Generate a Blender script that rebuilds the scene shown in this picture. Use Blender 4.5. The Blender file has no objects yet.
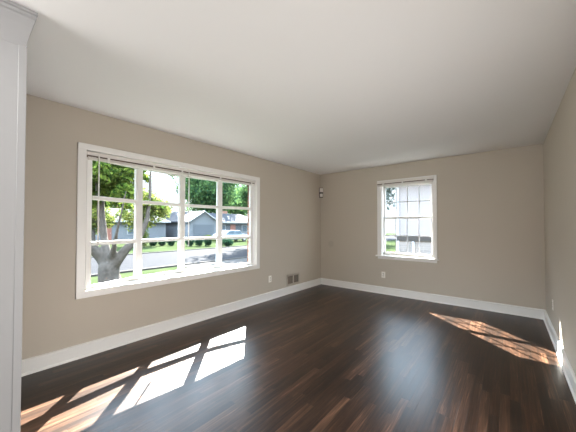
import bpy, math, random
import numpy as np
from mathutils import Vector, Matrix

random.seed(7)
RNG = np.random.default_rng(7)
S = bpy.context.scene
COL = S.collection

# ------------------------------------------------------------------ camera
F, YAW, PITCH, ROLL = 269.95, .6825, .0176, .0008
SX, SY, EYE = .24, 5.49, 1.2844
XR, XL, YB, H = .3952, -3.2528, 5.1518, 2.44        # right wall, left wall, back wall, ceiling
GZ = -.60                                           # the ground outside
fw = Vector((-math.sin(YAW)*math.cos(PITCH), math.cos(YAW)*math.cos(PITCH), math.sin(PITCH)))
r0 = Vector((math.cos(YAW), math.sin(YAW), 0)); u0 = r0.cross(fw)
RT = r0*math.cos(ROLL) + u0*math.sin(ROLL); UP = -r0*math.sin(ROLL) + u0*math.cos(ROLL)
cd = bpy.data.cameras.new('camera'); cam = bpy.data.objects.new('camera', cd); COL.objects.link(cam)
cd.sensor_width = 36; cd.lens = F*36/576; cd.clip_start = .02; cd.clip_end = 400
cd.shift_x = -SX/576; cd.shift_y = SY/576
m = Matrix((RT, UP, -fw)).transposed().to_4x4(); m.translation = (0, 0, EYE); cam.matrix_world = m
S.camera = cam

# ------------------------------------------------------------------ world, sun, fill light, exposure
SUN_DIR = Vector((.727, -.686, -.775)).normalized()   # the way the light travels
w = bpy.data.worlds.new('world'); S.world = w; w.use_nodes = True
wn = w.node_tree.nodes; wl = w.node_tree.links
# hazy summer sky: white along the horizon, brighter and bluer higher up
tcw = wn.new('ShaderNodeTexCoord'); spw = wn.new('ShaderNodeSeparateXYZ'); wl.new(tcw.outputs['Generated'], spw.inputs[0])
rw_ = wn.new('ShaderNodeValToRGB'); wl.new(spw.outputs['Z'], rw_.inputs[0])
e_ = rw_.color_ramp.elements
e_[0].position = .0; e_[0].color = (.66, .70, .75, 1); e_[1].position = 1.0; e_[1].color = (5.2, 6.6, 8.4, 1)
for p_, c_ in ((.14, (.72, .76, .83, 1)), (.30, (6.0, 7.3, 8.7, 1)), (.6, (6.4, 8.0, 10.0, 1))):
    x_ = rw_.color_ramp.elements.new(p_); x_.color = c_
wl.new(rw_.outputs[0], wn['Background'].inputs[0]); wn['Background'].inputs[1].default_value = 2.0
sd = bpy.data.lights.new('sun', 'SUN'); sd.energy = 115; sd.angle = .006; sd.color = (1, .95, .90)
so = bpy.data.objects.new('sun', sd); COL.objects.link(so)
so.rotation_euler = SUN_DIR.to_track_quat('-Z', 'Y').to_euler(); so.location = (-20, 20, 22)
# unseen fill lights added behind and beside the camera to brighten the room
def area(name, loc, d, sx_, sy_, e, c):
    l_ = bpy.data.lights.new(name, 'AREA'); l_.shape = 'RECTANGLE'; l_.size = sx_; l_.size_y = sy_; l_.energy = e; l_.color = c
    o_ = bpy.data.objects.new(name, l_); COL.objects.link(o_); o_.location = loc
    o_.rotation_euler = Vector(d).to_track_quat('-Z', 'Y').to_euler()
area('side_fill', (.36, 1.35, .38), (-1, 0, .13), 1.1,   .68, 58, (1, .975, .955))
area('near_ceiling_fill', (-1.6, -.7, 2.38), (.5, .8, -1), 1.2, 1.0, 95, (1, .975, .955))
area('hall_fill', (-2.6, -2.5, 1.0), (.55, 1, 0), 1.2, 1.6, 32, (1, .98, .97))
area('side_hall_fill', (.36, -.3, .9), (-1, .9, 0), 1.2, 1.6, 14, (1, .975, .955))
S.view_settings.view_transform = 'Standard'; S.view_settings.look = 'None'
S.view_settings.exposure = 0; S.view_settings.gamma = 1; S.view_settings.use_curve_mapping = False
S.cycles.max_bounces = 12; S.cycles.diffuse_bounces = 6; S.cycles.transparent_max_bounces = 16
S.cycles.caustics_reflective = False; S.cycles.caustics_refractive = False
S.cycles.sample_clamp_indirect = 6

# ------------------------------------------------------------------ helpers
def P(px, py, Z):
    d = fw + RT*((px-288-SX)/F) - UP*((py-216-SY)/F)
    return Vector((0, 0, EYE)) + d*Z

class MB:
    def __init__(s): s.v = []; s.f = []; s.smooth = False
    def add(s, vs, fs):
        n = len(s.v); s.v += [tuple(v) for v in vs]; s.f += [tuple(i+n for i in f) for f in fs]; return s
    def box(s, a, b):
        x0, y0, z0 = [min(p, q) for p, q in zip(a, b)]; x1, y1, z1 = [max(p, q) for p, q in zip(a, b)]
        return s.add([(x0,y0,z0),(x1,y0,z0),(x1,y1,z0),(x0,y1,z0),(x0,y0,z1),(x1,y0,z1),(x1,y1,z1),(x0,y1,z1)],
                     [(0,3,2,1),(4,5,6,7),(0,1,5,4),(1,2,6,5),(2,3,7,6),(3,0,4,7)])
    def obox(s, c, ax, ay, az):                       # oriented box: centre and three half-axis vectors
        c, ax, ay, az = map(Vector, (c, ax, ay, az))
        vs = [c + ax*i + ay*j + az*k for k in (-1,1) for i, j in ((-1,-1),(1,-1),(1,1),(-1,1))]
        return s.add(vs, [(0,3,2,1),(4,5,6,7),(0,1,5,4),(1,2,6,5),(2,3,7,6),(3,0,4,7)])
    def prism(s, poly, o, u, v, d):                   # polygon in the (u, v) plane at o, swept by the vector d
        o, u, v, d = map(Vector, (o, u, v, d)); n = len(poly)
        a = [o + u*p + v*q for p, q in poly]
        return s.add(a + [p + d for p in a], [tuple(range(n))[::-1], tuple(range(n, 2*n))] +
                     [(i, (i+1) % n, n+(i+1) % n, n+i) for i in range(n)])
    def tube(s, pts, rad, n=10):
        pts = [Vector(p) for p in pts]
        if not hasattr(rad, '__len__'): rad = [rad]*len(pts)
        vs = []; ref = None
        for i, p in enumerate(pts):
            t = (pts[min(i+1, len(pts)-1)] - pts[max(i-1, 0)]).normalized()
            if ref is None: ref = Vector((1,0,0)) if abs(t.x) < .8 else Vector((0,1,0))
            a = (ref - t*ref.dot(t)).normalized(); b = t.cross(a); ref = a
            vs += [p + (a*math.cos(2*math.pi*k/n) + b*math.sin(2*math.pi*k/n))*rad[i] for k in range(n)]
        fs = [(i*n+k, i*n+(k+1) % n, (i+1)*n+(k+1) % n, (i+1)*n+k) for i in range(len(pts)-1) for k in range(n)]
        fs += [tuple(range(n))[::-1], tuple(range((len(pts)-1)*n, len(pts)*n))]
        return s.add(vs, fs)
    def build(s, name, mat, parent=None, bevel=0, smooth=False, loc=None):
        me = bpy.data.meshes.new(name); me.from_pydata(s.v, [], s.f); me.update()
        o = bpy.data.objects.new(name, me); COL.objects.link(o); me.materials.append(mat)
        if parent is not None:
            o.parent = parent; o.location = -Vector(parent.location)
            if loc is not None: o.location = loc
        if smooth:
            for p in me.polygons: p.use_smooth = True
        if bevel:
            b = o.modifiers.new('bevel', 'BEVEL'); b.width = bevel; b.segments = 2; b.limit_method = 'ANGLE'
        return o

def tag(o, label=None, cat=None, group=None, kind=None):
    for k, v in (('label', label), ('category', cat), ('group', group), ('kind', kind)):
        if v: o[k] = v
    return o
def thing(name, loc, label, cat, group=None, kind=None):
    o = bpy.data.objects.new(name, None); COL.objects.link(o); o.location = loc; o.empty_display_size = .1
    return tag(o, label, cat, group, kind)
def struct(o, label, cat): return tag(o, label, cat, None, 'structure')

# ------------------------------------------------------------------ materials
def nodes(name):
    mt = bpy.data.materials.new(name); mt.use_nodes = True
    nt = mt.node_tree
    return mt, nt.nodes, nt.links, nt.nodes['Principled BSDF']
def N(nd, t, **kw):
    n = nd.new(t)
    for k, v in kw.items(): setattr(n, k, v)
    return n
def plain(name, c, rough=.5, noise=0, scale=8, spec=.5, bump=0, metal=0):
    mt, nd, ln, b = nodes(name)
    b.inputs['Roughness'].default_value = rough; b.inputs['Specular IOR Level'].default_value = spec
    b.inputs['Metallic'].default_value = metal
    tc = N(nd, 'ShaderNodeTexCoord'); nz = N(nd, 'ShaderNodeTexNoise'); nz.inputs['Scale'].default_value = scale
    nz.inputs['Detail'].default_value = 4
    ln.new(tc.outputs['Object'], nz.inputs['Vector'])
    mx = N(nd, 'ShaderNodeMix', data_type='RGBA')
    ln.new(nz.outputs['Fac'], mx.inputs['Factor'])
    mx.inputs['A'].default_value = (*[x*(1-noise) for x in c], 1); mx.inputs['B'].default_value = (*[min(1, x*(1+noise)) for x in c], 1)
    ln.new(mx.outputs['Result'], b.inputs['Base Color'])
    if bump:
        bp = N(nd, 'ShaderNodeBump'); bp.inputs['Strength'].default_value = bump; bp.inputs['Distance'].default_value = .01
        ln.new(nz.outputs['Fac'], bp.inputs['Height']); ln.new(bp.outputs['Normal'], b.inputs['Normal'])
    return mt

TAUPE = (.49, .44, .37)
M = {}
M['wall'] = plain('taupe_paint', TAUPE, .55, .02, 3, .3, .02)
M['ceil'] = plain('ceiling_paint', (.77, .765, .76), .8, .01, 2, .2)
M['trim'] = plain('white_trim_paint', (.80, .79, .765), .35, .01, 5)
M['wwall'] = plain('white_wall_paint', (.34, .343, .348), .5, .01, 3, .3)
M['vinyl'] = plain('white_vinyl', (.82, .81, .79), .3, .01, 6)
M['muntin'] = plain('grey_white_muntin', (.62, .63, .64), .35, .01, 6)
M['blind'] = plain('blind_slats', (.74, .71, .67), .45, .03, 30)
M['brown'] = plain('brown_shadow_gap', (.10, .068, .05), .5, .1, 20)
M['cord'] = plain('blind_cord', (.80, .78, .75), .6, .02, 40)
M['plate'] = plain('outlet_plate', (.85, .82, .76), .35, .01, 20)
M['dark'] = plain('dark_slot', (.02, .018, .015), .6, .1, 20)
M['vent'] = plain('vent_frame', (.40, .35, .29), .45, .03, 30)
M['ventd'] = plain('vent_louver', (.13, .105, .08), .5, .1, 30)
M['sensor'] = plain('sensor_plastic', (.86, .83, .78), .3, .01, 20)
M['sensord'] = plain('sensor_dark', (.05, .042, .035), .4, .1, 20)
M['block'] = plain('hidden_wall', (.6, .57, .52), .7, .02, 3)
M['roofing'] = plain('eave_paint', (.7, .69, .66), .6, .02, 3)

def wall_smudge():                                     # the back wall carries one small grey scuff
    mt, nd, ln, b = nodes('taupe_paint_scuffed')
    b.inputs['Roughness'].default_value = .55; b.inputs['Specular IOR Level'].default_value = .3
    g = N(nd, 'ShaderNodeTexCoord')
    d = N(nd, 'ShaderNodeVectorMath', operation='DISTANCE'); ln.new(g.outputs['Object'], d.inputs[0])
    d.inputs[1].default_value = (-2.99, YB, .90)
    nz = N(nd, 'ShaderNodeTexNoise'); nz.inputs['Scale'].default_value = 30; ln.new(g.outputs['Object'], nz.inputs['Vector'])
    a = N(nd, 'ShaderNodeMath', operation='MULTIPLY_ADD'); ln.new(nz.outputs['Fac'], a.inputs[0]); a.inputs[1].default_value = .03
    ln.new(d.outputs['Value'], a.inputs[2])
    mr = N(nd, 'ShaderNodeMapRange'); ln.new(a.outputs[0], mr.inputs['Value'])
    mr.inputs['From Min'].default_value = .06; mr.inputs['From Max'].default_value = .10
    mr.inputs['To Min'].default_value = .45; mr.inputs['To Max'].default_value = 0
    mx = N(nd, 'ShaderNodeMix', data_type='RGBA'); ln.new(mr.outputs[0], mx.inputs['Factor'])
    mx.inputs['A'].default_value = (*TAUPE, 1); mx.inputs['B'].default_value = (.385, .345, .295, 1)
    ln.new(mx.outputs['Result'], b.inputs['Base Color'])
    return mt
M['wallback'] = wall_smudge()

def floor_mat():
    mt, nd, ln, b = nodes('dark_walnut_strip_floor')
    def math_(op, a, bb=None, c=None):
        n = N(nd, 'ShaderNodeMath', operation=op)
        for i, x in enumerate((a, bb, c)):
            if x is None: continue
            if isinstance(x, (int, float)): n.inputs[i].default_value = x
            else: ln.new(x, n.inputs[i])
        return n.outputs[0]
    tc = N(nd, 'ShaderNodeTexCoord'); sp = N(nd, 'ShaderNodeSeparateXYZ'); ln.new(tc.outputs['Object'], sp.inputs[0])
    W = .0572
    xs = math_('DIVIDE', sp.outputs['X'], W); col = math_('FLOOR', xs); fx = math_('FRACT', xs)
    wn1 = N(nd, 'ShaderNodeTexWhiteNoise', noise_dimensions='1D'); ln.new(col, wn1.inputs['W'])
    ys = math_('ADD', math_('DIVIDE', sp.outputs['Y'], .95), math_('MULTIPLY', wn1.outputs['Value'], 7.3))
    row = math_('FLOOR', ys); fy = math_('FRACT', ys)
    cb = N(nd, 'ShaderNodeCombineXYZ'); ln.new(col, cb.inputs[0]); ln.new(row, cb.inputs[1])
    wn2 = N(nd, 'ShaderNodeTexWhiteNoise', noise_dimensions='2D'); ln.new(cb.outputs[0], wn2.inputs['Vector'])
    # grain: noise stretched along the board, shifted per board
    off = N(nd, 'ShaderNodeVectorMath', operation='MULTIPLY_ADD')
    ln.new(wn2.outputs['Color'], off.inputs[0]); off.inputs[1].default_value = (9, 9, 9); ln.new(tc.outputs['Object'], off.inputs[2])
    mp = N(nd, 'ShaderNodeMapping'); mp.inputs['Scale'].default_value = (70, 2.6, 1); ln.new(off.outputs[0], mp.inputs['Vector'])
    nz = N(nd, 'ShaderNodeTexNoise'); nz.inputs['Scale'].default_value = 1; nz.inputs['Detail'].default_value = 6; nz.inputs['Roughness'].default_value = .65
    nz.inputs['Distortion'].default_value = .8
    ln.new(mp.outputs[0], nz.inputs['Vector'])
    mp2 = N(nd, 'ShaderNodeMapping'); mp2.inputs['Scale'].default_value = (14, 1.1, 1); ln.new(off.outputs[0], mp2.inputs['Vector'])
    nz2 = N(nd, 'ShaderNodeTexNoise'); nz2.inputs['Scale'].default_value = 1; nz2.inputs['Detail'].default_value = 3
    ln.new(mp2.outputs[0], nz2.inputs['Vector'])
    t = math_('ADD', math_('MULTIPLY_ADD', wn2.outputs['Value'], .5, -.07), math_('MULTIPLY_ADD', nz.outputs['Fac'], 1.7, -.63))
    t = math_('ADD', t, math_('MULTIPLY_ADD', nz2.outputs['Fac'], .3, -.15))
    cr = N(nd, 'ShaderNodeValToRGB'); ln.new(t, cr.inputs[0])
    e = cr.color_ramp.elements
    e[0].position = .08; e[0].color = (.011, .0066, .0044, 1)
    e[1].position = .95; e[1].color = (.165, .086, .049, 1)
    x = cr.color_ramp.elements.new(.42); x.color = (.031, .0150, .0082, 1)
    x = cr.color_ramp.elements.new(.68); x.color = (.066, .033, .0185, 1)
    # seams between boards
    ex = math_('MINIMUM', fx, math_('SUBTRACT', 1.0, fx)); ey = math_('MINIMUM', fy, math_('SUBTRACT', 1.0, fy))
    sx = N(nd, 'ShaderNodeMapRange'); ln.new(ex, sx.inputs['Value']); sx.inputs['From Min'].default_value = .0; sx.inputs['From Max'].default_value = .035
    sy = N(nd, 'ShaderNodeMapRange'); ln.new(ey, sy.inputs['Value']); sy.inputs['From Min'].default_value = .0; sy.inputs['From Max'].default_value = .002
    seam = math_('MULTIPLY', sx.outputs[0], sy.outputs[0])
    dk = N(nd, 'ShaderNodeMix', data_type='RGBA'); ln.new(seam, dk.inputs['Factor'])
    dk.inputs['A'].default_value = (.012, .008, .006, 1); ln.new(cr.outputs[0], dk.inputs['B'])
    ln.new(dk.outputs['Result'], b.inputs['Base Color'])
    rr = N(nd, 'ShaderNodeMapRange'); ln.new(nz.outputs['Fac'], rr.inputs['Value'])
    rr.inputs['To Min'].default_value = .26; rr.inputs['To Max'].default_value = .36
    ln.new(rr.outputs[0], b.inputs['Roughness']); b.inputs['IOR'].default_value = 1.35
    bp = N(nd, 'ShaderNodeBump'); bp.inputs['Strength'].default_value = .32; bp.inputs['Distance'].default_value = .002
    hh = math_('ADD', math_('MULTIPLY', seam, .4), math_('MULTIPLY', nz.outputs['Fac'], .35))
    ln.new(hh, bp.inputs['Height']); ln.new(bp.outputs['Normal'], b.inputs['Normal'])
    return mt
M['floor'] = floor_mat()

def glass_mat():
    mt = bpy.data.materials.new('window_glass'); mt.use_nodes = True
    nd, ln = mt.node_tree.nodes, mt.node_tree.links
    nd.remove(nd['Principled BSDF'])
    tr = nd.new('ShaderNodeBsdfTransparent'); tr.inputs[0].default_value = (.97, .985, .98, 1)
    gl = nd.new('ShaderNodeBsdfGlossy'); gl.inputs['Roughness'].default_value = .02
    fr = nd.new('ShaderNodeLayerWeight'); fr.inputs[0].default_value = .5
    pw = nd.new('ShaderNodeMath'); pw.operation = 'POWER'; ln.new(fr.outputs['Facing'], pw.inputs[0]); pw.inputs[1].default_value = 4
    fa = nd.new('ShaderNodeMath'); fa.operation = 'MULTIPLY_ADD'; ln.new(pw.outputs[0], fa.inputs[0]); fa.inputs[1].default_value = .5; fa.inputs[2].default_value = .025
    mx = nd.new('ShaderNodeMixShader'); ln.new(fa.outputs[0], mx.inputs[0]); ln.new(tr.outputs[0], mx.inputs[1]); ln.new(gl.outputs[0], mx.inputs[2])
    ln.new(mx.outputs[0], nd['Material Output'].inputs[0])
    return mt
M['glass'] = glass_mat()

def brick_mat(name, c1, c2, mortar, axis, sc=1):
    mt, nd, ln, b = nodes(name); b.inputs['Roughness'].default_value = .9; b.inputs['Specular IOR Level'].default_value = .05
    tc = N(nd, 'ShaderNodeTexCoord'); sp = N(nd, 'ShaderNodeSeparateXYZ'); cb = N(nd, 'ShaderNodeCombineXYZ')
    ln.new(tc.outputs['Object'], sp.inputs[0])
    ad = N(nd, 'ShaderNodeMath', operation='ADD'); ln.new(sp.outputs['X'], ad.inputs[0]); ln.new(sp.outputs['Y'], ad.inputs[1])
    ln.new(ad.outputs[0], cb.inputs[0]); ln.new(sp.outputs['Z'], cb.inputs[1])
    br = N(nd, 'ShaderNodeTexBrick'); ln.new(cb.outputs[0], br.inputs['Vector'])
    br.inputs['Color1'].default_value = (*c1, 1); br.inputs['Color2'].default_value = (*c2, 1); br.inputs['Mortar'].default_value = (*mortar, 1)
    br.inputs['Scale'].default_value = 1; br.inputs['Brick Width'].default_value = .21*sc; br.inputs['Row Height'].default_value = .075*sc
    br.inputs['Mortar Size'].default_value = .008
    ln.new(br.outputs['Color'], b.inputs['Base Color'])
    return mt
M['brick'] = brick_mat('orange_brick', (0.21, 0.091, 0.056), (0.161, 0.07, 0.042), (0.21, 0.189, 0.168), 'y')
M['greybrick'] = brick_mat('pale_grey_brick', (0.17, 0.153, 0.1445), (0.1403, 0.1275, 0.1207), (0.204, 0.187, 0.1785), 'x')

def siding(name, c, pitch, dark=.82):
    mt, nd, ln, b = nodes(name); b.inputs['Roughness'].default_value = .7; b.inputs['Specular IOR Level'].default_value = .1
    tc = N(nd, 'ShaderNodeTexCoord'); sp = N(nd, 'ShaderNodeSeparateXYZ'); ln.new(tc.outputs['Object'], sp.inputs[0])
    d = N(nd, 'ShaderNodeMath', operation='DIVIDE'); ln.new(sp.outputs['Z'], d.inputs[0]); d.inputs[1].default_value = pitch
    fr = N(nd, 'ShaderNodeMath', operation='FRACT'); ln.new(d.outputs[0], fr.inputs[0])
    mr = N(nd, 'ShaderNodeMapRange'); ln.new(fr.outputs[0], mr.inputs['Value']); mr.inputs['From Max'].default_value = .12
    mx = N(nd, 'ShaderNodeMix', data_type='RGBA'); ln.new(mr.outputs[0], mx.inputs['Factor'])
    mx.inputs['A'].default_value = (*[x*dark for x in c], 1); mx.inputs['B'].default_value = (*c, 1)
    ln.new(mx.outputs['Result'], b.inputs['Base Color'])
    return mt
M['siding'] = siding('lavender_white_siding', (0.1827, 0.1658, 0.1658), .11, .9)
M['siding2'] = siding('grey_siding', (0.08364, 0.09197, 0.1045), .14)
M['siding3'] = siding('pale_siding', (0.1265, 0.1341, 0.1457), .14)
M['shingle'] = brick_mat('grey_shingles', (0.02893, 0.03134, 0.03616), (0.0217, 0.02411, 0.02893), (0.01688, 0.01808, 0.0217), 'y', 2.4)
M['hwhite'] = plain('house_trim', (0.2338, 0.2338, 0.2338), .5, .02, 4)
M['hglass'] = plain('house_window_dark', (.06, .08, .1), .1, .1, 2)
M['hdoor'] = plain('house_door', (.2, .08, .06), .4, .1, 4)
M['asphalt'] = plain('asphalt', (.0125, .0131, .0152), .9, .3, 2.5, .02, .1)
M['concrete'] = plain('concrete', (.042, .039, .037), .9, .1, 2, .02)
M['bark'] = plain('bark', (.062, .054, .047), .9, .8, 14, .05, .9)
M['bark2'] = plain('dark_bark', (0.048, 0.0416, 0.036), .9, .4, 6, .2, .5)
M['carwhite'] = plain('car_paint', (0.2295, 0.255, 0.2907), .15, .01, 3)
M['carglass'] = plain('car_glass', (.08, .11, .15), .05, .02, 3)
M['tyre'] = plain('tyre_rubber', (.02, .02, .022), .7, .1, 20)
M['hub'] = plain('alloy_hub', (.6, .6, .62), .3, .05, 20, metal=.8)

def grass_mat():
    mt, nd, ln, b = nodes('lawn_grass'); b.inputs['Roughness'].default_value = .95; b.inputs['Specular IOR Level'].default_value = 0
    tc = N(nd, 'ShaderNodeTexCoord')
    n1 = N(nd, 'ShaderNodeTexNoise'); n1.inputs['Scale'].default_value = .9; n1.inputs['Detail'].default_value = 8; n1.inputs['Roughness'].default_value = .7
    ln.new(tc.outputs['Object'], n1.inputs['Vector'])
    cr = N(nd, 'ShaderNodeValToRGB'); ln.new(n1.outputs['Fac'], cr.inputs[0])
    e = cr.color_ramp.elements; e[0].position = .3; e[0].color = (.014, .021, .010, 1); e[1].position = .72; e[1].color = (.034, .043, .020, 1)
    ln.new(cr.outputs[0], b.inputs['Base Color'])
    return mt
M['grass'] = grass_mat()

def leaf_mat(name, a, bcol, tr=.55):
    mt = bpy.data.materials.new(name); mt.use_nodes = True
    nd, ln = mt.node_tree.nodes, mt.node_tree.links; nd.remove(nd['Principled BSDF'])
    g = nd.new('ShaderNodeNewGeometry'); cr = nd.new('ShaderNodeValToRGB'); ln.new(g.outputs['Random Per Island'], cr.inputs[0])
    e = cr.color_ramp.elements; e[0].color = (*a, 1); e[1].color = (*bcol, 1)
    d = nd.new('ShaderNodeBsdfDiffuse'); t = nd.new('ShaderNodeBsdfTranslucent'); mx = nd.new('ShaderNodeMixShader'); mx.inputs[0].default_value = tr
    ln.new(cr.outputs[0], d.inputs[0]); ln.new(cr.outputs[0], t.inputs[0])
    ln.new(d.outputs[0], mx.inputs[1]); ln.new(t.outputs[0], mx.inputs[2]); ln.new(mx.outputs[0], nd['Material Output'].inputs[0])
    return mt
M['leafA'] = leaf_mat('bright_leaves', (0.015, 0.045, 0.009), (0.1125, 0.15, 0.02625), .45)
M['leafB'] = leaf_mat('teal_leaves', (.006, .034, .022), (.10, .17, .055), .4)
M['leafC'] = leaf_mat('yellow_green_leaves', (0.035, 0.0595, 0.014), (0.14, 0.154, 0.042), .45)
M['leafD'] = leaf_mat('hedge_leaves', (0.0054, 0.0216, 0.0135), (0.0225, 0.054, 0.027), .3)
M['leafE'] = leaf_mat('pale_leaves', (0.072, 0.096, 0.084), (0.156, 0.18, 0.162), .5)

# ------------------------------------------------------------------ room shell
RB = -6.0                                             # the hall behind the camera ends here
fl = MB().box((-3.6, RB-.1, -.12), (XR+.3, YB+.35, 0)).build('floor', M['floor']); struct(fl, 'dark walnut strip wood floor', 'floor')
ce = MB().box((-3.45, RB-.1, H), (XR+.3, YB+.35, H+.25)).build('ceiling', M['ceil']); struct(ce, 'smooth white ceiling', 'ceiling')

# left wall with the bow window opening (y .80-3.155, z .62-2.06)
LY0, LY1, LZ0, LZ1 = .800, 3.155, .622, 2.062
lw = MB()
for a, b in (((.229, 0), (LY0, H)), ((LY1, 0), (YB+.12, H)), ((LY0, 0), (LY1, LZ0)), ((LY0, LZ1), (LY1, H))):
    lw.box((XL-.12, a[0], a[1]), (XL, b[0], b[1]))
struct(lw.build('wall_left', M['wall']), 'taupe wall with the wide bow window', 'wall')
ob = MB()
BY0, BY1 = .835, 3.14
for a, b in (((-5, GZ), (BY0, 2.42)), ((BY1, GZ), (YB+.3, 2.42)), ((BY0, GZ), (BY1, .58)), ((BY0, 2.10), (BY1, 2.42))):
    ob.box((-3.45, a[0], a[1]), (-3.375, b[0], b[1]))
struct(ob.build('wall_outside', M['brick']), 'orange brick outside wall beside the bow window', 'wall')
ev = MB().box((-4.23, -5, 2.40), (-3.45, YB+.3, 2.52)).box((-4.27, -5, 2.39), (-4.23, YB+.3, 2.56))
struct(ev.build('roof_eave', M['roofing']), 'white roof eave over the bow window', 'roof')

# back wall with the sash window opening
WX0, WX1, WZ0, WZ1 = -1.885, -.985, .735, 2.080
bw = MB()
for a, b in (((XL-.12, 0), (WX0, H)), ((WX1, 0), (XR+.12, H)), ((WX0, 0), (WX1, WZ0)), ((WX0, WZ1), (WX1, H))):
    bw.box((a[0], YB, a[1]), (b[0], YB+.20, b[1]))
struct(bw.build('wall_back', M['wallback']), 'taupe back wall with the small sash window', 'wall')
struct(MB().box((XL-.12, RB, 0), (XL, .05, H)).build('wall_hall', M['wall']), 'wall of the room behind the camera', 'wall')
rw = MB().box((XR, RB, 0), (XR+.12, YB, H)).build('wall_right', M['wall']); struct(rw, 'taupe right wall catching a sliver of sun', 'wall')
WWX, WWY = -2.06, .229
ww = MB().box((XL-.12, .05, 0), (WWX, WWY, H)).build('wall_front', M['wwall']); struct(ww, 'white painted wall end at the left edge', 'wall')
hw = MB().box((XL, RB-.1, 0), (XR, RB, H)).build('wall_rear', M['wall']); struct(hw, 'wall behind the camera', 'wall')

# crown moulding on the white wall, returned round its end
prof = [(0, H-.17), (.001, H-.17), (.009, H-.152), (.030, H-.115), (.055, H-.075), (.074, H-.050), (.078, H-.040), (.090, H-.036), (.090, H-.022), (.100, H-.018), (.100, H-.004), (0, H-.004)]
cm = MB()
ra, rb = [], []
for p, z in prof:
    ra.append((WWX+p, .05, z)); rb.append((WWX+p, WWY+p*.34, z))
rc = [(WWX-.9, WWY+p*.34, z) for p, z in prof]
n = len(prof)
cm.add(ra+rb+rc, [(i, (i+1) % n, n+(i+1) % n, n+i) for i in range(n)] + [(n+i, n+(i+1) % n, 2*n+(i+1) % n, 2*n+i) for i in range(n)] + [tuple(range(n))[::-1], tuple(range(2*n, 3*n))])
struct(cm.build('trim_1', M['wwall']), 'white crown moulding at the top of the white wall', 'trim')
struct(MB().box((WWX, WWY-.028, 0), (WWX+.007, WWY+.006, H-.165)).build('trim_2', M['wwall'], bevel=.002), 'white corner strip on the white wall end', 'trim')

# baseboards: capped board with a shoe moulding
bp = [(0, 0), (.027, 0), (.026, .008), (.022, .015), (.015, .019), (.015, .108), (.019, .112), (.019, .122), (.012, .130), (0, .134)]
def base(name, o, out, along, label):
    struct(MB().prism(bp, o, out, (0, 0, 1), along).build(name, M['trim']), label, 'baseboard')
base('baseboard_left', (XL, WWY, 0), (1, 0, 0), (0, YB-WWY, 0), 'white baseboard under the bow window')
base('baseboard_back', (XL, YB, 0), (0, -1, 0), (XR-XL, 0, 0), 'white baseboard along the back wall')
base('baseboard_right', (XR, RB, 0), (-1, 0, 0), (0, YB-RB, 0), 'white baseboard along the right wall')

# ------------------------------------------------------------------ bow window
win = thing('window_1', (XL, 1.985, LZ0), 'wide white bow window of twelve panes', 'window', None, 'structure')
c = MB(); t = .022
c.box((XL, .737, .580), (XL+t, .808, 2.100)); c.box((XL, 3.147, .580), (XL+t, 3.219, 2.100))
c.box((XL, .737, 2.042), (XL+t+.002, 3.219, 2.103)); c.box((XL, .737, .577), (XL+t+.002, 3.219, .647))
c.build('casing', M['trim'], win, .003)
ys = [.842, 1.388, 1.980, 2.578, 3.098]; ds = [.065, .215, .275, .225, .065]
V = [Vector((XL-d, y, 0)) for d, y in zip(ds, ys)]
outer = [(-3.36, LY0+.005)] + [(v.x-.045, v.y) for v in V] + [(-3.36, LY1-.005)]
poly = [(XL, LY0+.005)] + outer + [(XL, LY1-.005)]
def board(z0, z1):
    return MB().prism([(p[0], p[1]) for p in poly], (0, 0, z0), (1, 0, 0), (0, 1, 0), (0, 0, z1-z0))
board(.622, .646).build('seat_board', M['trim'], win); board(2.045, 2.062).build('head_board', M['trim'], win)
jl = MB().box((-3.385, LY0, .622), (XL, LY0+.012, 2.06)); jl.build('jamb', M['trim'], win)
jl = MB().box((-3.385, LY1-.012, .622), (XL, LY1, 2.06)); jl.build('jamb', M['trim'], win)
ZT, ZB = 2.045, .646
for i, v in enumerate(V):
    a = V[max(i-1, 0)]; b = V[min(i+1, 4)]; tt = (b-a).normalized(); nn = Vector((-tt.y, tt.x, 0))
    hw_ = .031 if 0 < i < 4 else .026
    MB().obox((v.x, v.y, (ZT+ZB)/2), tt*hw_, nn*.028, (0, 0, (ZT-ZB)/2)).build('mullion', M['vinyl'], win, .004)
for i in range(4):
    a, b = V[i], V[i+1]; tt = (b-a).normalized(); nn = Vector((-tt.y, tt.x, 0)); L = (b-a).length; mid = (a+b)/2
    for z, hh, dd in ((ZB+.016, .016, .024), (1.105, .020, .034), (1.577, .020, .034), (ZT-.035, .035, .024)):
        MB().obox((mid.x, mid.y, z), tt*(L/2-.03), nn*dd, (0, 0, hh)).build('sash_rail', M['vinyl'], win, .003)
    for sgn in [q for q in (-1, 1) if (i, q) not in ((0, -1), (3, 1))]:      # slim stiles beside the mullions
        q = mid + tt*sgn*(L/2-.036)
        MB().obox((q.x, q.y, (ZT+ZB)/2), tt*.008, nn*.016, (0, 0, (ZT-ZB)/2)).build('stile', M['vinyl'], win)
    MB().obox((mid.x, mid.y, (ZT+ZB)/2), tt*(L/2-.022), nn*.002, (0, 0, (ZT-ZB)/2-.03)).build('glass', M['glass'], win)

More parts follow.
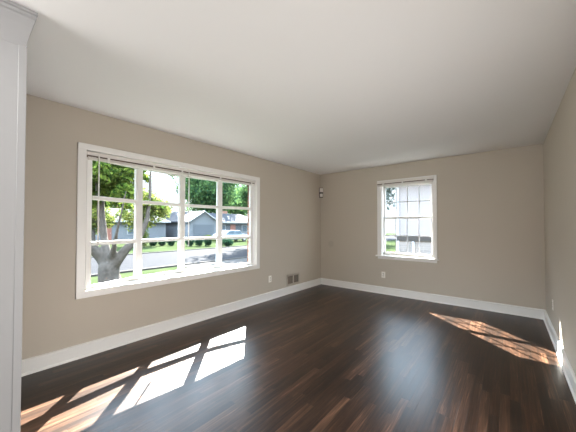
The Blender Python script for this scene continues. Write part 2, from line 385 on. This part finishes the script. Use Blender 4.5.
# ------------------------------------------------------------------ sash window
win2 = thing('window_2', ((WX0+WX1)/2, YB, WZ0), 'small white double hung sash window on the back wall', 'window', None, 'structure')
c = MB(); 
c.box((-1.956, YB, .715), (-1.880, YB-.02, 2.150)); c.box((-.992, YB, .715), (-.928, YB-.02, 2.150)); c.box((-1.956, YB, 2.075), (-.928, YB-.022, 2.160))
c.build('casing', M['trim'], win2, .003)
MB().box((-1.985, YB-.05, .708), (-.900, YB+.06, .732)).build('sill', M['trim'], win2, .004)
MB().box((-1.950, YB, .662), (-.934, YB-.018, .708)).build('apron', M['trim'], win2, .003)
j = MB()
j.box((WX0, YB, WZ0), (WX0+.018, YB+.19, WZ1)); j.box((WX1-.018, YB, WZ0), (WX1, YB+.19, WZ1)); j.box((WX0, YB, WZ1-.018), (WX1, YB+.19, WZ1)); j.box((WX0, YB+.06, WZ0-.03), (WX1, YB+.22, WZ0+.012))
j.build('jamb', M['vinyl'], win2)
def sash(y, z0, z1, name, bot, top):
    x0, x1 = WX0+.018, WX1-.018; st = .030
    s = thing(name, (0, 0, 0), None, None); s.parent = win2; s.location = (0, 0, 0); s.matrix_parent_inverse = Matrix.Translation(-Vector(win2.location))
    f = MB(); f.box((x0, y-.016, z0), (x0+st, y+.016, z1)); f.box((x1-st, y-.016, z0), (x1, y+.016, z1)); f.box((x0, y-.016, z0), (x1, y+.016, z0+bot)); f.box((x0, y-.016, z1-top), (x1, y+.016, z1))
    f.build('sash_frame', M['vinyl'], s, .003)
    g = MB(); gx0, gx1, gz0, gz1 = x0+st, x1-st, z0+bot, z1-top
    for k in (1, 2, 3):
        xx = gx0+(gx1-gx0)*k/4; g.box((xx-.008, y-.007, gz0), (xx+.008, y+.007, gz1))
    zz = (gz0+gz1)/2; g.box((gx0, y-.0065, zz-.008), (gx1, y+.0065, zz+.008))
    g.build('muntin_grid', M['muntin'], s)
    MB().box((gx0-.005, y-.002, gz0-.005), (gx1+.005, y+.002, gz1+.005)).build('glass', M['glass'], s)
sash(YB+.125, 1.425, WZ1-.018, 'upper_sash', .034, .034)
sash(YB+.088, WZ0+.012, 1.462, 'lower_sash', .045, .036)

# ------------------------------------------------------------------ blinds, both drawn up
def blind(name, o, along, out, ln_, z1, hr, gap, st, wands, clips, label):
    o, along, out = Vector(o), Vector(along), Vector(out)
    t_ = thing(name, o, label, 'blind', 'raised mini blinds')
    def ob_(a0, a1, q0, q1, za, zb):
        return MB().obox(o + along*((a0+a1)/2) + out*((q0+q1)/2) + Vector((0, 0, (za+zb)/2)) - Vector((0, 0, o.z)), along*((a1-a0)/2), out*((q1-q0)/2), (0, 0, (zb-za)/2))
    ob_(0, ln_, -.016, .016, z1-hr, z1).build('headrail', M['blind'], t_, .002)
    ob_(.004, ln_-.004, -.012, .004, z1-hr-gap-.004, z1-hr+.001).build('shadow_gap', M['brown'], t_)  # added brown strip that darkens the shadow gap below the headrail
    s = MB(); zt = z1-hr-gap; k = 0
    while k*.0036 < st:
        z = zt-k*.0036
        s.obox(o + along*(ln_/2) + Vector((0, 0, z-o.z)), along*(ln_/2-.012), out*.0125, (0, 0, .0013)); k += 1
    s.build('slat_stack', M['blind'], t_)
    ob_(.012, ln_-.012, -.013, .013, zt-st-.016, zt-st-.003).build('bottom_rail', M['blind'], t_, .002)
    for a in clips: ob_(a-.012, a+.012, .0165, .0205, zt-st-.010, z1-hr+.004).build('ladder_tape', M['cord'], t_)
    for a, zz in wands:
        p = o + along*a + out*.026; MB().tube([(p.x, p.y, z1-hr+.008), (p.x, p.y, zz)], .0065, 8).build('wand', M['cord'], t_, smooth=True)
    return t_
blind('mini_blind', (XL-.025, .818, 2.036), (0, 1, 0), (1, 0, 0), 2.322, 2.036, .034, .017, .012, ((.10, 1.08), (1.11, 1.02)), (.19, .66, 1.02, 1.62, 2.24), 'raised white mini blind bunched along the top of the wide bow window')
blind('mini_blind', (-1.945, YB-.040, 2.135), (1, 0, 0), (0, -1, 0), .975, 2.135, .040, .018, .018, (), (.12, .47, .86), 'raised white mini blind bunched over the small back wall window')

# ------------------------------------------------------------------ outlets, vent, sensor
def outlet(o, along, out, label):
    o, along, out = Vector(o), Vector(along), Vector(out); up = Vector((0, 0, 1))
    t_ = thing('wall_outlet', o, label, 'outlet', 'duplex outlets above the baseboards')
    MB().obox(o + out*.003, along*.036, out*.003, up*.058).build('cover_plate', M['plate'], t_, .002)
    for s in (-1, 1):
        c0 = o + up*.021*s + out*.0065
        rc_ = MB().obox(c0, along*.017, out*.0015, up*.0145).build('receptacle', M['plate'], t_, .001)
        sl = MB()
        for q in (-.0065, .0065): sl.obox(c0 + along*q + out*.0016 + up*.003, along*.0025, out*.0004, up*.0075)
        sl.obox(c0 + out*.0016 - up*.009, along*.0035, out*.0004, up*.004)
        so_ = sl.build('slot', M['dark'], t_); so_.parent = rc_; so_.location = (0, 0, 0)
    sc = MB().tube([o + out*.006, o + out*.0075], .004, 10).build('screw', M['dark'], t_)
outlet((XL, 3.492, .357), (0, 1, 0), (1, 0, 0), 'white duplex outlet on left wall between bow window and floor vent')
outlet((-1.848, YB, .362), (1, 0, 0), (0, -1, 0), 'white duplex outlet on back wall below the small sash window')
outlet((XR, 4.335, .385), (0, -1, 0), (-1, 0, 0), 'white duplex outlet on right wall above the baseboard')

vt = thing('wall_vent', (XL, 4.155, .255), 'tan wall register with two dark louvered panels above left baseboard', 'vent')
f = MB(); vy0, vy1, vz0, vz1 = 3.955, 4.350, .150, .362
f.box((XL, vy0, vz0), (XL+.008, vy1, vz0+.034)); f.box((XL, vy0, vz1-.034), (XL+.008, vy1, vz1))
f.box((XL, vy0, vz0), (XL+.008, vy0+.030, vz1)); f.box((XL, vy1-.030, vz0), (XL+.008, vy1, vz1)); f.box((XL, 4.138, vz0), (XL+.008, 4.170, vz1))
f.build('frame', M['vent'], vt, .002)
for a, b in ((vy0+.030, 4.138), (4.170, vy1-.030)):
    s = MB().box((XL+.0005, a, vz0+.034), (XL+.0015, b, vz1-.034))
    n = 9
    for k in range(n):
        y = a+(b-a)*(k+.5)/n; s.obox((XL+.0045, y, (vz0+vz1)/2), (.003, .003, 0), (-.0006, .0006, 0), (0, 0, (vz1-vz0)/2-.034))
    s.build('louver_panel', M['ventd'], vt)

se = thing('motion_sensor', (XL+.03, YB-.03, 2.03), 'small white two piece motion sensor high in the room corner', 'sensor')
dg = Vector((.7071, -.7071, 0)); sd_ = Vector((.7071, .7071, 0)); q = Vector((XL+.035, YB-.035, 0))
def sbox(z0, z1, d0, d1, hw_): return MB().obox(q + dg*((d0+d1)/2) + Vector((0, 0, (z0+z1)/2)), dg*((d1-d0)/2), sd_*hw_, (0, 0, (z1-z0)/2))
sbox(1.922, 2.142, -.008, .006, .043).build('bracket', M['sensord'], se, .002)
sbox(2.040, 2.128, .004, .045, .034).build('upper_housing', M['sensor'], se, .006)
sbox(2.004, 2.042, .004, .030, .030).build('swivel_joint', M['sensord'], se, .003)
lh = sbox(1.938, 2.006, .004, .040, .028).build('lower_housing', M['sensor'], se, .006)

# ------------------------------------------------------------------ outside: ground, street
gr = MB().box((-75, -30, GZ-.3), (30, 75, GZ)).build('ground', M['grass']); struct(gr, 'mown lawn on both sides of the street', 'lawn')
rd = MB().box((-19.2, -30, GZ-.02), (-12.2, 75, GZ+.015)).build('road', M['asphalt']); struct(rd, 'grey asphalt street running past the house', 'street')
cbm = MB().box((-12.2, -30, GZ-.02), (-12.02, 75, GZ+.07)).box((-19.38, -30, GZ-.02), (-19.2, 75, GZ+.07)).build('trim_3', M['concrete']); struct(cbm, 'concrete kerbs along the street', 'kerb')
dv = MB().box((-12.0, 6.6, GZ-.02), (-4.4, 11.5, GZ+.02)).build('driveway', M['concrete']); struct(dv, 'concrete driveway reaching the street', 'driveway')

# ------------------------------------------------------------------ outside: plants
SD = np.array(SUN_DIR)
def sunlit_lane(p):                                    # leaves that would stand in the sun's way to the two windows
    s = (-3.40 - p[:, 0])/SD[0]; y = p[:, 1]+SD[1]*s; z = p[:, 2]+SD[2]*s
    a = (s > 0) & (y > .3) & (y < 3.7) & (z > .3) & (z < 2.5)
    s = (YB+.15 - p[:, 1])/SD[1]; x = p[:, 0]+SD[0]*s; z = p[:, 2]+SD[2]*s
    b = (s > 0) & (x > -2.2) & (x < -.6) & (z > .5) & (z < 2.4)
    return a | b
def leaves(name, blobs, count, size, mat, parent, flat=.0):
    vol = np.array([b[3]*b[4]*b[5] for b in blobs]); pr = vol**.75; pr /= pr.sum()
    idx = RNG.choice(len(blobs), count, p=pr); B = np.array(blobs)[idx]
    d = RNG.normal(size=(count, 3)); d /= np.linalg.norm(d, axis=1)[:, None]
    rad = RNG.random(count)**.45
    # twigs: leaves gather in clumps
    p = B[:, :3] + d*rad[:, None]*B[:, 3:6]
    p = p[~sunlit_lane(p)]; p = p[p[:, 2] > GZ+.02]
    n = len(p)
    a = RNG.normal(size=(n, 3)); a /= np.linalg.norm(a, axis=1)[:, None]
    b = RNG.normal(size=(n, 3)); b -= a*(a*b).sum(1)[:, None]; b /= np.linalg.norm(b, axis=1)[:, None]
    cc = np.cross(a, b)
    s = size*(.6+.8*RNG.random(n))[:, None]
    v = np.stack([p-a*s, p+b*s*.5+cc*s*.12, p+a*s, p-b*s*.5+cc*s*.12], 1).reshape(-1, 3)
    me = bpy.data.meshes.new(name); nv = len(v)
    me.vertices.add(nv); me.vertices.foreach_set('co', v.ravel())
    me.loops.add(nv); me.loops.foreach_set('vertex_index', np.arange(nv))
    me.polygons.add(n); me.polygons.foreach_set('loop_start', np.arange(0, nv, 4))
    me.update(calc_edges=True); me.validate()
    me.materials.append(mat)
    o = bpy.data.objects.new(name, me); COL.objects.link(o)
    if parent is not None: o.parent = parent; o.location = -Vector(parent.location)
    return o
def crown(c, r, n, spread=.75, rz=1):
    out = []
    for _ in range(n):
        d = RNG.normal(size=3); d /= np.linalg.norm(d); d *= RNG.random()**.4*spread
        k = r*(.28+.22*RNG.random()); out.append((c[0]+d[0]*r, c[1]+d[1]*r, c[2]+d[2]*r*.85*rz, k, k, k*.8))
    return out
def tree(x, y, cz, r, mat, label, count=5000, size=.16, bark='bark2', tr_=.22, nb=16, rz=1, lean=(0, 0)):
    t_ = thing('deciduous_tree', (x, y, GZ), label, 'tree', 'trees across the street' if x < -15 else 'street trees on the near kerb' if x < -10 else None)
    k = MB(); cx_, cy_ = x+lean[0], y+lean[1]
    k.tube([(x, y, GZ), (x+.05, y, GZ+.3), ((x+cx_)/2, (y+cy_)/2, (cz+GZ)/2), (cx_, cy_, cz)], [tr_*1.5, tr_*1.1, tr_, tr_*.6], 10)
    for a in range(5):
        an = a*1.26+x; k.tube([(x+lean[0]*.7, y+lean[1]*.7, GZ+(cz-GZ)*.7), (cx_+math.cos(an)*r*.3, cy_+math.sin(an)*r*.3, cz-r*.1), (cx_+math.cos(an)*r*.65, cy_+math.sin(an)*r*.65, cz+r*.2)], [tr_*.5, tr_*.35, tr_*.15], 7)
    k.build('trunk', M[bark], t_, smooth=True)
    leaves('foliage', crown((cx_, cy_, cz), r, nb, rz=rz), count, size, M[mat], t_)
    return t_
def shrub(c, r, mat, label, group, count=900, size=.09, cat='shrub', name='round_shrub'):
    t_ = thing(name, (c[0], c[1], GZ), label, cat, group)
    k = MB()
    for a in range(4):
        an = a*1.57+.4; k.tube([(c[0], c[1], GZ), (c[0]+math.cos(an)*r[0]*.5, c[1]+math.sin(an)*r[1]*.5, GZ+r[2]*1.3)], [.035, .012], 6)
    k.build('stem', M['bark2'], t_)
    bl = [(c[0]+r[0]*.4*math.cos(q_), c[1]+r[1]*.4*math.sin(q_), GZ+r[2]*(.9+.2*(q_ % 2)), r[0]*.7, r[1]*.7, r[2]*.9) for q_ in range(5)]
    leaves('foliage', bl, count, size, M[mat], t_)
    return t_

# the old three-limbed tree on the front lawn
base_ = Vector((-9.9, 3.14, GZ))
ft = thing('old_tree', base_, 'old grey barked tree forking into three limbs on the front lawn', 'tree')
Zt = base_.dot(fw) - Vector((0, 0, EYE)).dot(fw)
A = lambda px, py, dz=0: P(px, py, Zt+dz)
k = MB()
k.tube([base_ + Vector((0, 0, -.1)), base_ + Vector((0, 0, .12)), A(109, 276), A(109, 268), A(108.5, 263)], [.42, .33, .30, .30, .26], 18)
k.tube([A(108, 268), A(101, 257), A(91, 247, -.2), A(82, 237, -.4), A(74, 217, -.5), A(70, 190, -.6), A(66, 150, -.8)], [.20, .17, .15, .14, .12, .10, .08], 14)
k.tube([A(109, 266), A(107, 252), A(104, 237, .2), A(101, 214, .3), A(99, 180, .4), A(104, 140, .5), A(108, 90, .6)], [.20, .12, .11, .12, .12, .10, .07], 14)
k.tube([A(111, 268), A(119, 258), A(128, 247, .1), A(140, 236, .3), A(147, 220, .4), A(150, 195, .5), A(151, 150, .6)], [.21, .16, .13, .11, .08, .06, .04], 14)
k.tube([A(111, 262), A(114, 248, -.3), A(116, 236, -.5), A(121, 215, -.7), A(126, 190, -.8)], [.14, .08, .06, .045, .03], 10)
tk = k.build('trunk', M['bark'], ft, smooth=True)
rm = tk.modifiers.new('fuse', 'REMESH'); rm.mode = 'VOXEL'; rm.voxel_size = .045; rm.use_smooth_shade = True
smm = tk.modifiers.new('soften', 'SMOOTH'); smm.factor = .6; smm.iterations = 4
bl = []
for (px, py, dz, r) in ((80, 165, -.4, .8), (95, 172, -.6, .55), (110, 168, .4, .7), (122, 178, .2, .5), (128, 165, .9, .6), (92, 190, .8, .4), (112, 190, .3, .45), (126, 193, -.2, .4), (104, 150, 0, .8), (130, 148, .5, .7), (75, 140, 0, 1.0), (145, 202, .3, .18), (160, 205, .5, .14), (118, 204, 0, .16), (92, 200, 0, .3), (136, 170, .6, .35), (84, 205, .5, .35), (102, 203, .9, .25), (128, 205, .6, .22), (146, 178, 1.2, .22), (172, 172, 1.5, .22), (88, 178, 1.0, .6), (118, 162, 1.2, .6)):
    p = A(px, py, dz); bl.append((p.x, p.y, p.z, r, r, r*.7))
leaves('foliage', bl, 15000, .075, M['leafA'], ft)

tree(-27.5, 11.4, 3.0, 2.5, 'leafC', 'loose yellow green tree in front of the pale house', 5200, .13, nb=22)
tree(-48, 12.5, 6.5, 5.6, 'leafA', 'broad bright green tree behind the pale house', 9000, .26, nb=40)
tree(-49, 21.6, 3.4, 3.6, 'leafC', 'low pale green tree under the open sky behind the houses', 6000, .2, nb=26)
tree(-47, 32.0, 8.8, 6.3, 'leafB', 'tall dark teal tree behind the grey house', 22000, .26, nb=90, rz=1.2)
tree(-46, 46.4, 8.8, 6.2, 'leafB', 'tall teal tree behind the right end of the grey house', 22000, .26, nb=90, rz=1.2)
tree(-33, 40.5, 6.2, 4.8, 'leafA', 'bright green tree past the right end of the grey house', 9000, .2, nb=40)
tree(-28.5, 7.6, 2.0, 1.9, 'leafC', 'small yellow green tree behind the trunk of the old tree', 3600, .12, nb=16)
tree(-62, 52.0, 8.0, 6.0, 'leafB', 'distant tree in the gap between the teal trees behind the grey house', 14000, .3, nb=60, rz=1.2)
# tall street trees, added to shade the road and lawn
tree(-21.2, 22.2, 10.2, 4.9, 'leafB', 'tall street tree on the far kerb before the garage', 10000, .2, tr_=.16, nb=40)
tree(-21.2, 33.2, 9.6, 4.5, 'leafB', 'tall street tree on the far kerb before the right end of the grey house', 10000, .2, tr_=.16, nb=40)
tree(-11.2, 18.2, 8.8, 4.0, 'leafA', 'unseen street tree on the near kerb, added to shade the road', 12000, .2, nb=50)
tree(-11.2, 28.4, 8.6, 3.9, 'leafA', 'unseen street tree on the near kerb farther up the road', 8000, .2, nb=36)
tree(-21.8, 46, 9.0, 5.0, 'leafA', 'tall street tree on the far kerb farthest up the street', 5000, .2)

for px, Z, r, rz, lab in ((153, 26, .35, .34, 'leftmost dark shrub in the row along the far kerb'), (162, 26, .35, .40, 'second dark shrub from the left along the far kerb'), (171, 26, .35, .36, 'third dark shrub from the left along the far kerb'), (190, 25.4, .35, .42, 'fourth dark shrub along the far kerb, just right of the middle mullion'), (199, 25.4, .35, .46, 'fifth dark shrub from the left along the far kerb'), (208, 25.4, .35, .44, 'sixth dark shrub from the left along the far kerb'), (227, 25, .55, .38, 'rightmost dark shrub in the row along the far kerb')):
    p = P(px, 245, Z); shrub((p.x, p.y), (r, r, rz), 'leafD', lab, 'dark shrubs along the far kerb', 700, .09)
p = P(144, 262, 24); shrub((p.x, p.y), (.4, .4, .9), 'leafC', 'upright yellow green shrub left of the dark shrubs', None, 700, .08)
for px, lab in ((207, 'yellow green bush below the grey house beside its garage'), (216, 'yellow green bush below the grey house nearer the white car')):
    p = P(px, 237, 33.5); shrub((p.x, p.y), (.5, .5, .42), 'leafC', lab, 'yellow green bushes below the grey house', 500, .09)

# ------------------------------------------------------------------ outside: houses
def house(name, loc, ly, lx, wall_h, ridge, wmat, label, cat, fac, garage=None, hip=1.6):
    x, y = loc                                          # street-side facade at x, from y to y+ly; depth lx away from the street
    t_ = thing(name, (x, y, GZ), label, cat, 'houses across the street')
    z1 = GZ+wall_h
    MB().box((x-lx, y, GZ), (x, y+ly, z1)).build('wall', M[wmat], t_)
    o = .45; zr = GZ+ridge; xm = x-lx/2
    rf = MB()
    vs = [(x+o, y-o, z1-.05), (x+o, y+ly+o, z1-.05), (x-lx-o, y+ly+o, z1-.05), (x-lx-o, y-o, z1-.05), (xm, y-o+hip, zr), (xm, y+ly+o-hip, zr)]
    vs2 = [(a, b, c_-.14) for a, b, c_ in vs[:4]]
    rf.add(vs+vs2, [(0, 1, 5, 4), (1, 2, 5), (2, 3, 4, 5), (3, 0, 4), (0, 6, 7, 1), (1, 7, 8, 2), (2, 8, 9, 3), (3, 9, 6, 0), (9, 8, 7, 6)])
    rf.build('roof', M['shingle'], t_)
    MB().box((x+o, y-o, z1-.22), (x+o+.04, y+ly+o, z1-.03)).build('fascia', M['hwhite'], t_)
    for kind, a, b, za, zb in fac:
        if kind == 'window':
            f_ = MB().box((x, y+a, GZ+za), (x+.05, y+b, GZ+zb)).build('window', M['hwhite'], t_)
            g_ = MB().box((x+.04, y+a+.09, GZ+za+.09), (x+.06, (y+a+y+b)/2-.04, GZ+zb-.09)).box((x+.04, (y+a+y+b)/2+.04, GZ+za+.09), (x+.06, y+b-.09, GZ+zb-.09)).build('pane', M['hglass'], t_)
            g_.parent = f_; g_.location = (0, 0, 0)
        else:
            f_ = MB().box((x, y+a, GZ+za), (x+.06, y+b, GZ+zb)).build('door', M['hdoor'], t_)
            g_ = MB().tube([(x+.06, y+b-.12, GZ+za+1), (x+.12, y+b-.12, GZ+za+1)], .03, 8).build('knob', M['hub'], t_); g_.parent = f_; g_.location = (0, 0, 0)
    MB().box((xm-1.2, y+ly*.7, zr-.6), (xm-.6, y+ly*.7+.8, zr+.5)).build('chimney', M['brick'], t_)
    if garage:
        ga, gb, gd, gh, gr_ = garage; a, b = y+ga, y+gb; zg = GZ+gh; ym = (a+b)/2
        w_ = MB().prism([(a, GZ), (b, GZ), (b, zg), (ym, GZ+gr_), (a, zg)], (x, 0, 0), (0, 1, 0), (0, 0, 1), (gd, 0, 0)).build('garage_wing', M['siding3'], t_)
        rr_ = MB()
        for s0, e0 in ((a-.3, ym), (b+.3, ym)):
            rr_.prism([(s0, zg-.12), (e0, GZ+gr_+.03), (e0, GZ+gr_+.17), (s0, zg+.02)], (x-1.5, 0, 0), (0, 1, 0), (0, 0, 1), (gd+1.8, 0, 0))
        rr_.build('garage_roof', M['hwhite'], t_)
        dd = MB().box((x+gd, a+.5, GZ), (x+gd+.05, b-.5, GZ+2.1)).build('garage_door', M['siding2'], t_)
    return t_
house('ranch_house', (-33, 18.6), 14.5, 8, 2.55, 4.0, 'siding2', 'grey ranch house with a pale gabled garage across the street', 'house',
      (('window', 5.2, 7.0, .9, 2.1), ('door', 7.9, 8.9, .1, 2.15), ('window', 10.2, 12.4, .9, 2.1)), (.2, 4.2, 1.6, 2.5, 3.75))
house('ranch_house', (-34.5, 4.0), 13.2, 8, 2.55, 4.15, 'siding3', 'pale ranch house across the street behind the old tree', 'house',
      (('window', 2.2, 4.2, .9, 2.1), ('door', 6.0, 7.0, .1, 2.15), ('window', 8.6, 10.8, .9, 2.1)))

# the parked car
cp = P(232, 239.6, 0) ; 
cx, cy = -26.4, 21.4
ct = thing('parked_car', (cx, cy, GZ), 'white car parked across the street before the grey house', 'car')
side = [(-2.1, .30), (2.1, .30), (2.15, .62), (2.0, .86), (1.15, .95), (.62, 1.36), (-.95, 1.40), (-1.6, .98), (-2.1, .90), (-2.18, .6)]
MB().prism(side, (cx-.85, cy, GZ), (0, 1, 0), (0, 0, 1), (1.7, 0, 0)).build('body', M['carwhite'], ct, .06)
MB().prism([(1.0, .96), (.58, 1.30), (-.12, 1.33), (-.12, .96)], (cx-.86, cy, GZ), (0, 1, 0), (0, 0, 1), (1.72, 0, 0)).build('side_window', M['carglass'], ct)
MB().prism([(-.20, .96), (-.20, 1.33), (-.92, 1.34), (-1.40, .99)], (cx-.86, cy, GZ), (0, 1, 0), (0, 0, 1), (1.72, 0, 0)).build('side_window', M['carglass'], ct)
for yy in (-1.35, 1.35):
    for sx_ in (-1, 1):
        wv = MB().tube([(cx+sx_*.68, cy+yy, GZ+.33), (cx+sx_*.88, cy+yy, GZ+.33)], .33, 18).build('wheel', M['tyre'], ct)
        hb = MB().tube([(cx+sx_*.87, cy+yy, GZ+.33), (cx+sx_*.89, cy+yy, GZ+.33)], .19, 12).build('hub_cap', M['hub'], ct); hb.parent = wv; hb.location = (0, 0, 0)

# the neighbour's house beyond the back window
NY = 9.6
nh = thing('neighbour_house', (0, NY, GZ), 'pale sided neighbour house with brick base seen through the sash window', 'house')
MB().box((-2.95, NY, .95), (7, NY+9, 2.9)).build('siding_wall', M['siding'], nh)
MB().box((-2.93, NY-.02, GZ), (7, NY+9, .80)).build('brick_base', M['greybrick'], nh)
MB().box((-2.98, NY-.06, .80), (7, NY+9, .95)).build('ledge', M['concrete'], nh)
MB().box((-3.0, NY-.05, GZ), (-2.88, NY+.05, 2.9)).build('corner_board', M['hwhite'], nh)
MB().tube([(-2.42, NY-.10, .78), (-2.42, NY-.10, GZ)], .04, 10).build('downspout', M['hwhite'], nh, smooth=True)
MB().prism([(NY-.4, 2.85), (NY+9.4, 2.85), (NY+4.5, 4.6)], (-3.4, 0, 0), (0, 1, 0), (0, 0, 1), (10.8, 0, 0)).build('roof', M['shingle'], nh)
shrub((-6.2, 14.2), (1.0, 1.0, .9), 'leafE', 'pale shrub left of the neighbour house', None, 900, .10)
tree(-8.2, 19.5, 4.2, 2.8, 'leafE', 'pale hazy tree left of the neighbour house', 2600, .16)
